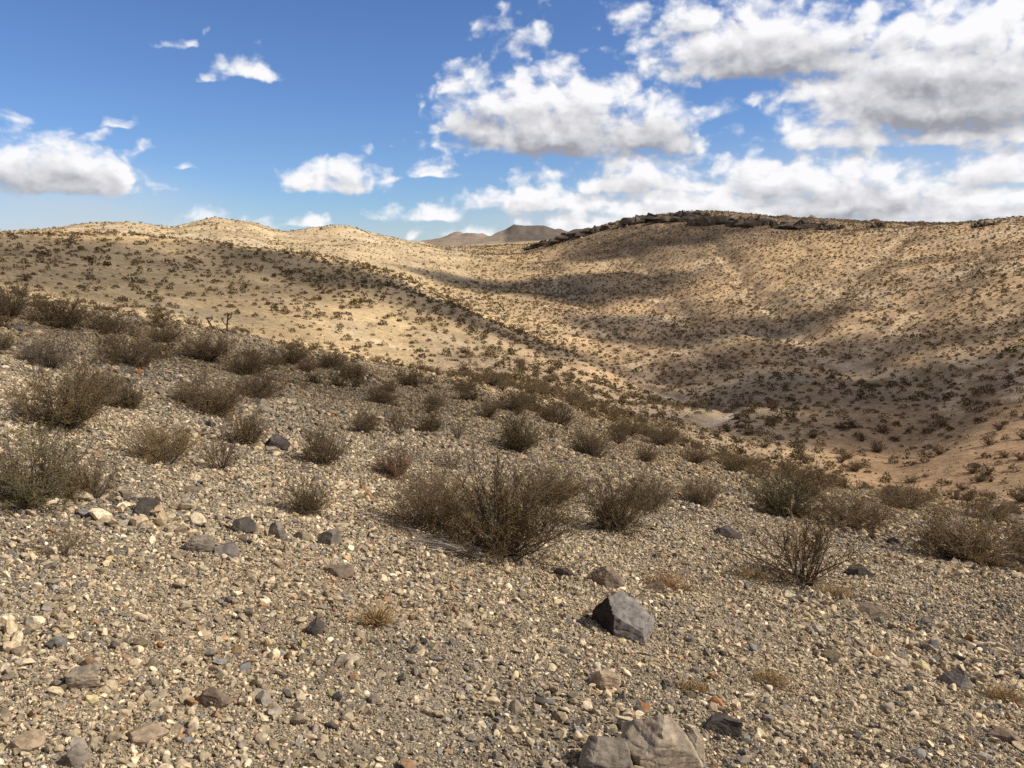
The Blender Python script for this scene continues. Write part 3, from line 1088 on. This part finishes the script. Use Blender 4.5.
def scatter():
    cell = 1.55
    gx, gy = np.meshgrid(np.arange(-340, 340, cell), np.arange(10, 520, cell))
    gx = (gx + rng.uniform(-.46, .46, gx.shape) * cell).ravel()
    gy = (gy + rng.uniform(-.46, .46, gy.shape) * cell).ravel()
    r, a = np.hypot(gx, gy), np.arctan2(gx, gy)
    k = (r > 22) & (r < 520) & (np.abs(a) < R(36))
    r, a = r[k], a[k]
    x, y = r * np.sin(a), r * np.cos(a)
    azd = np.degrees(a)
    n1, n2 = fbm(x, y, 34, 3, 131), fbm(x, y, 9, 3, 137)
    dens = np.full(len(x), .58)
    dens = dens + .3 * n1 + .25 * n2
    orange = smooth(20, 26, azd) * smooth(46, 60, r) * (1 - smooth(95, 130, r))
    dens = dens * (1 - .35 * orange)
    dens = dens * (1 + .7 * smooth(4, 9, azd) * smooth(90, 140, r))
    mids = smooth(-9, -3, azd) * (1 - smooth(17, 22, azd)) * (1 - smooth(95, 135, r)) * smooth(40, 50, r)
    dens = dens * (1 + .6 * mids)
    # the flank of the left hill that runs down to the right carries more scrub
    ridge = smooth(115, 140, r) * (1 - smooth(190, 215, r)) * smooth(-17, -9, azd) * (1 - smooth(2, 8, azd))
    dens = dens + .35 * ridge
    dens = dens + .12 * smooth(5, 9, azd) * smooth(110, 150, r)
    for pts, dep, wid in GL:
        dens = dens + .35 * np.exp(-(line_dist(x, y, pts) / 7) ** 2)
    dens *= 1 - .55 * smooth(225, 290, r) * (1 - smooth(-6, 0, azd))
    dens *= 1 - .95 * (line_dist(x, y, WL) < 2.0)
    dens *= np.where(r < 48, np.where(azd < -2, .42, .24), 1)
    keep = rng.random(len(x)) < np.clip(dens, .05, .95)
    x, y, r, azd = x[keep], y[keep], r[keep], azd[keep]
    hx = np.array(HERO)
    for k in range(len(hx)):
        d = np.hypot(x - hx[k, 0], y - hx[k, 1])
        m = d > hx[k, 2] * .8 + .1
        x, y, r, azd = x[m], y[m], r[m], azd[m]
    z = height(x, y)
    n = len(x)
    w = np.clip(rng.lognormal(-.17, .42, n), .28, 2.0) * (1 - .12 * smooth(4, 9, azd) * smooth(90, 140, r)) * (1 - .2 * smooth(220, 280, r) * (azd < -3)) * (1 + .2 * smooth(-9, -3, azd) * (1 - smooth(95, 135, r)))
    h = w * rng.uniform(.36, .6, n)
    p = np.stack([x, y, z], 1)
    vis = visible(p)
    p, w, h, r, azd = p[vis], w[vis], h[vis], r[vis], azd[vis]
    px, py, dep = screen(p)
    app = np.where((px > -12) & (px < 1036), FPX * np.sqrt(w * h) / dep, 0)
    order = np.argsort(-app)
    ind, rest = order[:298 - len(SHRUBS)], order[298 - len(SHRUBS):]
    zone = [
        ('small dark shrub dotting the golden face of the left middle hill', 'shrubs on the golden left hill'),
        ('small dark shrub between the larger shrubs on the crest of the near slope', 'shrubs on the near crest'),
        ('small dark shrub on the shaded valley floor below the big right hill', 'shrubs on the valley floor'),
        ('small shrub on the open orange sand at lower right', 'shrubs on the orange sand'),
    ]
    for k, i in enumerate(ind):
        o = link('desert_shrub', FARM[k % 6], None, (p[i, 0], p[i, 1], p[i, 2] - .02))
        o.rotation_euler = (0, 0, rng.uniform(0, 6.28))
        o.scale = (w[i] / 1.45, w[i] / 1.45, h[i] * 1.05)
        zi = 1 if r[i] < 52 else 3 if (azd[i] > 19) else 2 if azd[i] > 4 else 0
        tag(o, zone[zi][0], 'shrub', zone[zi][1])
    # the rest: one mesh of leafy clumps
    p, w, h, r = p[rest], w[rest], h[rest], r[rest]
    n = len(p)
    V, F, C = [], [], []
    off = 0
    for lo, hi, m, fs in ((0, 110, 90, .15), (110, 200, 44, .21), (200, 9e9, 20, .32)):
        q = np.where((r >= lo) & (r < hi))[0]
        if not len(q):
            continue
        u = rng.normal(size=(len(q), m, 3))
        u /= np.linalg.norm(u, axis=2)[:, :, None]
        u[:, :, 2] = np.abs(u[:, :, 2])
        rad = rng.uniform(.35, 1.0, (len(q), m, 1)) ** .6
        lump = 1 + .3 * rng.normal(size=(len(q), 1, 3))
        c = u * rad * np.clip(lump, .6, 1.4) * np.stack([w[q] * .5, w[q] * .5, h[q]], 1)[:, None, :] * .86
        c = c.reshape(-1, 3) + np.repeat(p[q], m, 0)
        s = np.repeat(w[q], m) * fs
        a = rng.normal(size=(len(c), 3)); a /= np.linalg.norm(a, axis=1)[:, None]
        b = np.cross(a, rng.normal(size=(len(c), 3))); b /= np.linalg.norm(b, axis=1)[:, None]
        ss = (s * rng.uniform(.6, 1.2, len(c)))[:, None]
        V.append(np.stack([c - a * ss * .6, c + b * ss * .6, c + a * ss * .6], 1).reshape(-1, 3))
        F.append(np.arange(3 * len(c)).reshape(-1, 3) + off)
        off += 3 * len(c)
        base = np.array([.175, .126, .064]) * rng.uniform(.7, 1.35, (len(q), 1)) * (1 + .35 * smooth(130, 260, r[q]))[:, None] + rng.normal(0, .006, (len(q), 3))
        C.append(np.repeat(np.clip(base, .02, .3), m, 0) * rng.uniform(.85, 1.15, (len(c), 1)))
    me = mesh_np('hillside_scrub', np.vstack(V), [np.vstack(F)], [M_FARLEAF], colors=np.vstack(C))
    o = link('hillside_scrub', me)
    o['kind'] = 'stuff'
    print('scrub', n, 'tris', off // 3, 'individual', len(ind), 'smallest px', app[ind[-1]])


scatter()


def hillside_stones():
    n = 26000
    r = np.sqrt(rng.uniform(75 ** 2, 440 ** 2, n))
    a = np.radians(rng.uniform(-34, 36, n))
    x, y = r * np.sin(a), r * np.cos(a)
    azd = np.degrees(a)
    d = .1 + 1.6 * np.clip(fbm(x, y, 26, 4, 191) + .5 * fbm(x, y, 7, 3, 193), 0, 1)
    d = d * (.12 + .88 * smooth(0, 6, azd)) * (1 - .3 * smooth(19, 24, azd) * (1 - smooth(95, 130, r))) + .55 * smooth(300, 380, r) * smooth(2, 6, azd)
    for pts, dep, wid in GL:
        d = d + .3 * np.exp(-(line_dist(x, y, pts) / 4) ** 2)
    k = rng.random(n) < d
    x, y, r = x[k], y[k], r[k]
    z = height(x, y)
    n = len(x)
    v, f = icosphere(1)
    s = np.clip(rng.lognormal(-1.35, .55, n), .1, 1.5)
    s = s * (1 + 2.2 * smooth(320, 380, r) * (rng.random(n) < .35))
    sh = v[None] * (1 + rng.uniform(-.3, .3, (n, len(v), 1))) * (s[:, None, None] * np.stack([rng.uniform(.6, 1.2, n), rng.uniform(.6, 1.2, n), rng.uniform(.4, .9, n)], 1)[:, None, :]) * .6
    V = (sh + np.stack([x, y, z], 1)[:, None, :]).reshape(-1, 3)
    F = (f[None] + (np.arange(n) * len(v))[:, None, None]).reshape(-1, 3)
    c = np.array([[.24, .185, .13], [.16, .125, .095], [.40, .31, .21], [.12, .1, .085]])[rng.choice(4, n, p=[.4, .25, .2, .15])] * rng.uniform(.8, 1.2, (n, 1))
    o = link('hillside_stones', mesh_np('hillside_stones', V, [F], [M_GRAVEL], colors=np.repeat(c, len(f), 0)))
    o['kind'] = 'stuff'


hillside_stones()


# ------------------------------------------------------------------ rocks lying on the gravel
def crag(v, seed, rough):
    """weathered, broken surface: coarse lumps, chips and shallow steps"""
    k = rough * n3(v, 2.6, seed) + rough * .6 * n3(v, 6.5, seed + 7) + rough * .35 * n3(v, 15.0, seed + 13)
    ledge = np.abs(((v[:, 2] * 4.3 + v[:, 0] * 1.7 + .8 * n3(v, 2.0, seed + 3)) % 1.0) - .5)
    k = k - rough * .55 * np.clip(.16 - ledge, 0, 1) / .16
    return v * (1 + k[:, None])


def unit_box(v):
    lo, hi = v.min(0), v.max(0)
    v = (v - (lo + hi) / 2) / (hi - lo)
    v[:, 2] += .5
    return v


def rock_mesh(seed, cuts=13, sub=5, rough=.06):
    g = np.random.default_rng(seed)
    v, f = icosphere(sub)
    v = v * (1 + .25 * n3(v, 1.1, seed + 2)[:, None])
    for _ in range(cuts):
        d = g.normal(size=3)
        d[2] = abs(d[2]) * g.choice([1, 1, .3]) + .05
        d /= np.linalg.norm(d)
        c = g.uniform(.36, .74)
        q = v @ d
        v = v - np.clip(q - c, 0, None)[:, None] * d * .97
    return unit_box(crag(v, seed, rough)), f


ROCKM = {
    'dark': mat_stone('dark_basalt', False, 22, (.105, .09, .075), .55, (.06, .05, .042)),
    'grey': mat_stone('grey_rock', False, 22, (.25, .212, .165), .6, (.14, .117, .092)),
    'brown': mat_stone('brown_rock', False, 22, (.22, .16, .11), .55, (.15, .115, .085)),
    'pale': mat_stone('pale_rock', False, 20, (.37, .305, .225), .5, (.24, .19, .14)),
    'tan': mat_stone('tan_rock', False, 20, (.36, .27, .175), .5, (.33, .25, .17)),
    'purple': mat_stone('purple_grey_rock', False, 22, (.22, .188, .162), .55, (.13, .108, .092)),
    'rust': mat_stone('rust_rock', False, 14, (.42, .19, .08), .3, (.34, .17, .09)),
    'ridge': mat_stone('outcrop_rock', False, .5, (.14, .108, .08), .5, (.06, .048, .038), bump=.3),
}


def place_rock(px, py, w, h, mat, seed, label, group=None, depth=.85, custom=None, sink=.36):
    p = ground(px, py)[0]
    d = np.linalg.norm(p)
    k = d / FPX
    v, f = rock_mesh(seed) if custom is None else custom
    W, H = w * k, h * k
    down = -p[2] / d
    # the picture height shows part of the top as well as the front
    Hm = max((H - W * depth * down * .55) / math.sqrt(1 - down * down), H * .55)
    v = v * np.array([W, W * depth, Hm * (1 + sink)])
    v[:, 2] -= Hm * sink
    az = math.atan2(p[0], p[1])
    o = link('rock', mesh_np('rock', v, [f], [ROCKM[mat]], smooth_shade=False))
    q = p + np.array([math.sin(az), math.cos(az), 0]) * W * depth * .4
    q[2] = height(np.array([q[0]]), np.array([q[1]]))[0]
    o.location = q
    o.rotation_euler = (0, 0, -az)
    return tag(o, label, 'rock', group)


def wedge_rock():
    """the dark rock with a sharp crest: a steep face on the left and a broad sloping face on the right"""
    v, f = icosphere(5)
    v = v * 1.0
    for d, c in (((-.86, -.46, .10), .36), ((.42, -.52, .60), .45), ((.62, .1, .62), .52), ((-.5, .5, .6), .45), ((.3, .8, .45), .5), ((.1, -.95, .1), .6), ((.9, -.3, .15), .72), ((-.9, .1, .1), .62)):
        d = np.array(d); d = d / np.linalg.norm(d)
        q = v @ d
        v = v - np.clip(q - c, 0, None)[:, None] * d
    return unit_box(crag(v, 4, .05)), f


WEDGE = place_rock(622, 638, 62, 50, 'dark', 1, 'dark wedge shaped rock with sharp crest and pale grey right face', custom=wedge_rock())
M_WEDGE_SHADE = mat_stone('shade_tinted_rock', True, 22, var=.5)
WEDGE.data.materials[0] = M_WEDGE_SHADE
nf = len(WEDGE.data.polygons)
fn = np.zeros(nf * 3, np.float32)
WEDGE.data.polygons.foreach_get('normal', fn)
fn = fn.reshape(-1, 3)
shade_side = smooth(-.1, .25, -fn[:, 0])[:, None]            # shade of the side turned from the sun, painted into the face colours
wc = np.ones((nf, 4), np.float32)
wc[:, :3] = np.array([.20, .178, .16]) * (1 - shade_side) + np.array([.045, .034, .032]) * shade_side
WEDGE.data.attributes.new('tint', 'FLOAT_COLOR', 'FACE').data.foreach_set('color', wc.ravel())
ROCKS = [
    (605, 587, 36, 24, 'brown', 12, 'brown rock with a dark right side just behind the wedge shaped rock'),
    (662, 778, 78, 62, 'pale', 13, 'largest pale boulder cut by the bottom edge of the picture'),
    (604, 778, 56, 40, 'grey', 14, 'grey boulder at the bottom edge left of the largest pale boulder'),
    (147, 517, 28, 18, 'dark', 15, 'dark grey pointed stone below the big olive shrub at left'),
    (200, 553, 28, 20, 'grey', 16, 'mottled grey stone, biggest of the stone group at left'),
    (226, 557, 26, 14, 'purple', 17, 'flaky purple grey stone against the right of the mottled grey stone'),
    (245, 534, 22, 16, 'dark', 18, 'dark rounded stone at the top of the stone group at left'),
    (277, 540, 20, 20, 'grey', 19, 'upright grey stone right of the stone group at left'),
    (330, 546, 24, 18, 'grey', 20, 'grey blocky stone below and right of the compact dark shrub'),
    (726, 538, 30, 15, 'dark', 22, 'dark oblong stone left of and above the sparse bare shrub'),
    (858, 577, 26, 15, 'dark', 23, 'dark humped stone right of the foot of the sparse bare shrub'),
    (868, 617, 40, 16, 'brown', 24, 'low brown grey stone below the dark humped stone'),
    (215, 710, 34, 20, 'brown', 26, 'dark brown stone with an orange right side near the bottom left'),
    (346, 665, 26, 12, 'pale', 27, 'flat cream stone alone on gravel left of centre'),
    (338, 578, 32, 14, 'brown', 28, 'reddish brown low stone below the grey blocky stone'),
    (722, 736, 36, 24, 'dark', 29, 'dark stone right of the largest pale boulder'),
    (690, 762, 26, 30, 'pale', 30, 'small upright pale stone leaning on the right of the largest boulder'),
    (604, 690, 32, 22, 'tan', 31, 'light tan stone above the grey boulder at the bottom edge'),
    (955, 688, 28, 18, 'purple', 32, 'purple grey angular stone near the right edge'),
    (30, 752, 24, 18, 'tan', 33, 'round orange tan stone in the bottom left corner'),
    (76, 768, 24, 18, 'grey', 34, 'round light grey stone at the bottom edge right of the orange tan stone'),
    (278, 449, 24, 16, 'dark', 35, 'dark stone beside the shrub with upright pale twigs'),
    (188, 492, 26, 8, 'brown', 36, 'thin flat dark red slab lying below the bare grey shrub'),
    (316, 636, 20, 18, 'dark', 38, 'small blue black stone on gravel left of the flat cream stone'),
    (886, 712, 14, 9, 'pale', 40, 'small white pebble left of and below the purple grey angular stone'),
    (716, 706, 14, 9, 'rust', 41, 'small bright orange stone right of the pale boulder, nearer the dark stone'),
    (644, 712, 10, 9, 'rust', 42, 'tiny orange stone directly above the largest pale boulder'),
    (656, 592, 24, 12, 'brown', 44, 'little brown stone right of the brown rock behind the wedge'),
    (562, 578, 18, 12, 'dark', 45, 'little dark stone left of the brown rock behind the wedge'),
    (84, 690, 26, 20, 'pale', 48, 'cream blocky stone left of the dark brown stone'),
    (150, 745, 34, 18, 'tan', 49, 'flat tan stone at the bottom edge left of the dark brown stone'),
    (1002, 742, 26, 15, 'brown', 55, 'brown stone in the bottom right corner'),
]
for px, py, w, h, mt, sd, lb in ROCKS:
    place_rock(px, py, w, h, mt, sd, lb)


# ------------------------------------------------------------------ outcrops on the ridge
def outcrop(px, py, w, h, seed, label, n=22):
    """a broken ledge of blocks along the ridge, one body of rock"""
    g = np.random.default_rng(seed)
    p = ground(px, py)[0]
    if np.isnan(p[0]):
        p = at_px(px, py + 3, 420)
    d = np.linalg.norm(p)
    k = d / FPX
    az = math.atan2(p[0], p[1])
    V, F = [], []
    off = 0
    for i in range(n):
        v, f = rock_mesh(seed * 31 + i, cuts=11, sub=3, rough=.10)
        u = g.uniform(-.5, .5)
        s = g.uniform(.45, 1.25) * (1.15 - 1.1 * abs(u))
        slab = i % 4 == 0                                  # long bedrock slabs with blocks between
        if slab:
            u *= .5
        sx, sz = w * k * (g.uniform(.45, .8) if slab else g.uniform(.10, .26)), h * k * s * (.75 if slab else 1)
        v = v * np.array([sx, (.35 if slab else g.uniform(.7, 1.2)) * sx, sz * 1.35])
        a = -az + g.normal(0, .12) if slab else g.uniform(0, 6.28)
        v[:, :2] = v[:, :2] @ np.array([[math.cos(a), -math.sin(a)], [math.sin(a), math.cos(a)]])
        ox, oy = u * w * k, g.uniform(-.12, .12) * w * k
        gx = p[0] + ox * math.cos(az) + oy * math.sin(az)
        gy = p[1] - ox * math.sin(az) + oy * math.cos(az)
        gz = height(np.array([gx]), np.array([gy]))[0]
        v = v + np.array([gx - p[0], gy - p[1], gz - p[2] - sz * .5])
        V.append(v); F.append(f + off); off += len(v)
    o = link('rock_outcrop', mesh_np('rock_outcrop', np.vstack(V), [np.vstack(F)], [ROCKM['ridge']]))
    o.location = p
    return tag(o, label, 'outcrop', 'rock outcrops along the ridge')


OUT = [
    (538, 247, 34, 5, 1, 'lowest dark outcrop stepping down the left shoulder of the big hill'),
    (566, 240, 36, 7, 2, 'jagged dark outcrop on the left shoulder, above the lowest one'),
    (592, 233, 32, 6, 3, 'broken outcrop where the left shoulder meets the ridge'),
    (646, 222, 50, 7, 4, 'outcrop at the left end of the summit ledge'),
    (682, 219, 60, 8, 5, 'long dark ledge of rock under the summit'),
    (718, 223, 52, 9, 6, 'blocky dark outcrop right of the summit ledge'),
    (756, 225, 46, 9, 7, 'tall dark outcrop with vertical cracks on the ridge right of the summit'),
    (798, 228, 52, 8, 8, 'wide broken outcrop on the ridge, second right of the summit'),
    (830, 229, 24, 5, 9, 'small outcrop at the right end of the rocky ridge'),
    (876, 228, 18, 5, 10, 'small dark rock patch on the bare right ridge'),
    (984, 226, 18, 5, 11, 'dark rock patch on the skyline near the right edge'),
]
for px, py, w, h, s, lb in OUT:
    outcrop(px, py, w, h, s, lb)


# ------------------------------------------------------------------ dead yucca, fallen sticks, dry grass
def stalk_geo(paths):
    A, B, ra, rb = [], [], [], []
    for pts, r0, r1 in paths:
        n = len(pts) - 1
        for k in range(n):
            A.append(pts[k]); B.append(pts[k + 1])
            ra.append(r0 + (r1 - r0) * k / n); rb.append(r0 + (r1 - r0) * (k + 1) / n)
    return prisms(np.array(A, float), np.array(B, float), ra, rb)


def dead_yucca(px, py, hpx, lean, label, seed):
    p = ground(px, py)[0]
    k = np.linalg.norm(p) / FPX
    H = hpx * k
    g = np.random.default_rng(seed)
    e = bpy.data.objects.new('dead_yucca', None)
    COL.objects.link(e)
    e.location = p
    tag(e, label, 'yucca')
    pts = [(0, 0, -.1), (lean * H * .3, 0, H * .35), (lean * H * .7, .02, H * .7), (lean * H, .04, H)]
    V, F = stalk_geo([(pts, H * .075, H * .05)])
    link('trunk', mesh_np('yucca_trunk', V, [F], [M_STEM]), e)
    for path, r0, r1 in (([pts[2], (lean * H * .7 + H * .22, 0, H * .86), (lean * H * .7 + H * .26, 0, H * 1.08)], H * .045, H * .03),
                         ([pts[1], (lean * H * .3 - H * .2, 0, H * .5), (lean * H * .3 - H * .3, 0, H * .75)], H * .045, H * .03)):
        V, F = stalk_geo([(path, r0, r1)])
        link('branch', mesh_np('yucca_branch', V, [F], [M_STEM]), e)
    P = []
    for c in (pts[3], (lean * H * .7 + H * .26, 0, H * 1.08), (lean * H * .3 - H * .3, 0, H * .75)):
        for i in range(40):
            d = g.normal(size=3); d /= np.linalg.norm(d)
            P.append(([np.array(c), np.array(c) + d * H * .15], H * .012, H * .003))
    V, F = stalk_geo(P)
    link('dead_leaves', mesh_np('yucca_leaves', V, [F], [M_LEAF]), e)
    return e


dead_yucca(227, 331, 15, .12, 'upright dead yucca with a forked top on the crest at left', 3)
dead_yucca(214, 330, 11, -.55, 'dead yucca stalk leaning left beside the upright one on the crest', 4)


def branch_pile():
    p = ground(448, 553)[0]
    o_paths = []
    g = np.random.default_rng(8)
    for i in range(26):
        a = g.uniform(2.85, 3.35) + g.normal(0, .12)
        L = g.uniform(.25, .75)
        s = np.array([.28, .05, .02]) + g.normal(0, .03, 3) * [1, 1, .3]
        pts = [s]
        for k in range(5):
            a += g.normal(0, .1)
            q = pts[-1] + np.array([math.cos(a), math.sin(a), 0]) * L / 5
            pts.append(q)
        for q in pts:
            hz = height(np.array([p[0] + q[0]]), np.array([p[1] + q[1]]))[0] - p[2]
            q[2] = hz + .03 + abs(g.normal(0, .03))
        o_paths.append((pts, .007, .003))
    V, F = stalk_geo(o_paths)
    m = mat_plant('bleached_wood', (.52, .46, .38), (.42, .36, .29))
    o = link('fallen_sticks', mesh_np('fallen_sticks', V, [F], [m]), None, p)
    tag(o, 'bleached fallen sticks spread on the gravel left of the big fanned shrub', 'sticks')


branch_pile()


def grass_tuft(px, py, w, h, seed, label, n=220):
    p = ground(px, py)[0]
    k = np.linalg.norm(p) / FPX
    g = np.random.default_rng(seed)
    W, H = w * k, h * k
    paths = []
    for i in range(n):
        c = np.array([np.clip(g.normal(0, W * .2), -W * .4, W * .4), np.clip(g.normal(0, W * .13), -W * .25, W * .25), 0])
        c[2] = height(np.array([p[0] + c[0]]), np.array([p[1] + c[1]]))[0] - p[2]
        d = np.array([g.normal(0, .6), g.normal(0, .6), g.uniform(.4, 1)])
        d /= np.linalg.norm(d)
        L = H * g.uniform(.4, 1.1)
        m = c + d * L * .6
        paths.append(([c, m, m + (d + np.array([g.normal(0, .3), g.normal(0, .3), -.25])) * L * .4], .0022, .0009))
    V, F = stalk_geo(paths)
    o = link('grass_tuft', mesh_np('grass_tuft', V, [F], [M_GRASS]), None, p)
    tag(o, label, 'grass tuft', 'dry grass tufts on the gravel')


for i, a in enumerate([
    (772, 683, 40, 16, 'rusty flat grass tuft on gravel below and right of the wedge shaped rock'),
    (668, 588, 50, 24, 'reddish dry grass tuft right of the brown rock'),
    (752, 578, 46, 16, 'golden dry grass at the left foot of the sparse bare shrub'),
    (836, 596, 40, 14, 'orange dry grass at the right foot of the sparse bare shrub'),
    (692, 690, 34, 12, 'small rusty grass tuft above the dark stone near the bottom'),
    (376, 626, 14, 26, 'wispy upright dry grass stems alone in the middle of the gravel'),
    (1004, 700, 36, 18, 'rusty dry grass near the right edge'),
]):
    grass_tuft(*a[:4], 50 + i, a[4])


def twig_litter():
    """dropped twigs and husks caught on the gravel under the nearer shrubs"""
    g = np.random.default_rng(77)
    A, B = [], []
    for hx, hy, hr in HERO:
        if math.hypot(hx, hy) > 17:
            continue
        m = int(170 * min(hr, 1.0) / .6)
        c = np.stack([hx + g.normal(-.12, hr * .55, m), hy + g.normal(0, hr * .5, m)], 1)
        a, L = g.uniform(0, 6.28, m), g.uniform(.025, .14, m)
        d = np.stack([np.cos(a), np.sin(a)], 1) * L[:, None]
        p, q = c - d / 2, c + d / 2
        A.append(np.column_stack([p, height(p[:, 0], p[:, 1]) + g.uniform(.008, .03, m)]))
        B.append(np.column_stack([q, height(q[:, 0], q[:, 1]) + g.uniform(.008, .03, m)]))
    A, B = np.vstack(A), np.vstack(B)
    V, F = prisms(A, B, np.full(len(A), .0032), np.full(len(A), .002))
    o = link('twig_litter', mesh_np('twig_litter', V, [F], [mat_plant('dead_twigs', (.13, .095, .062), (.16, .12, .08))]))
    o['kind'] = 'stuff'


twig_litter()
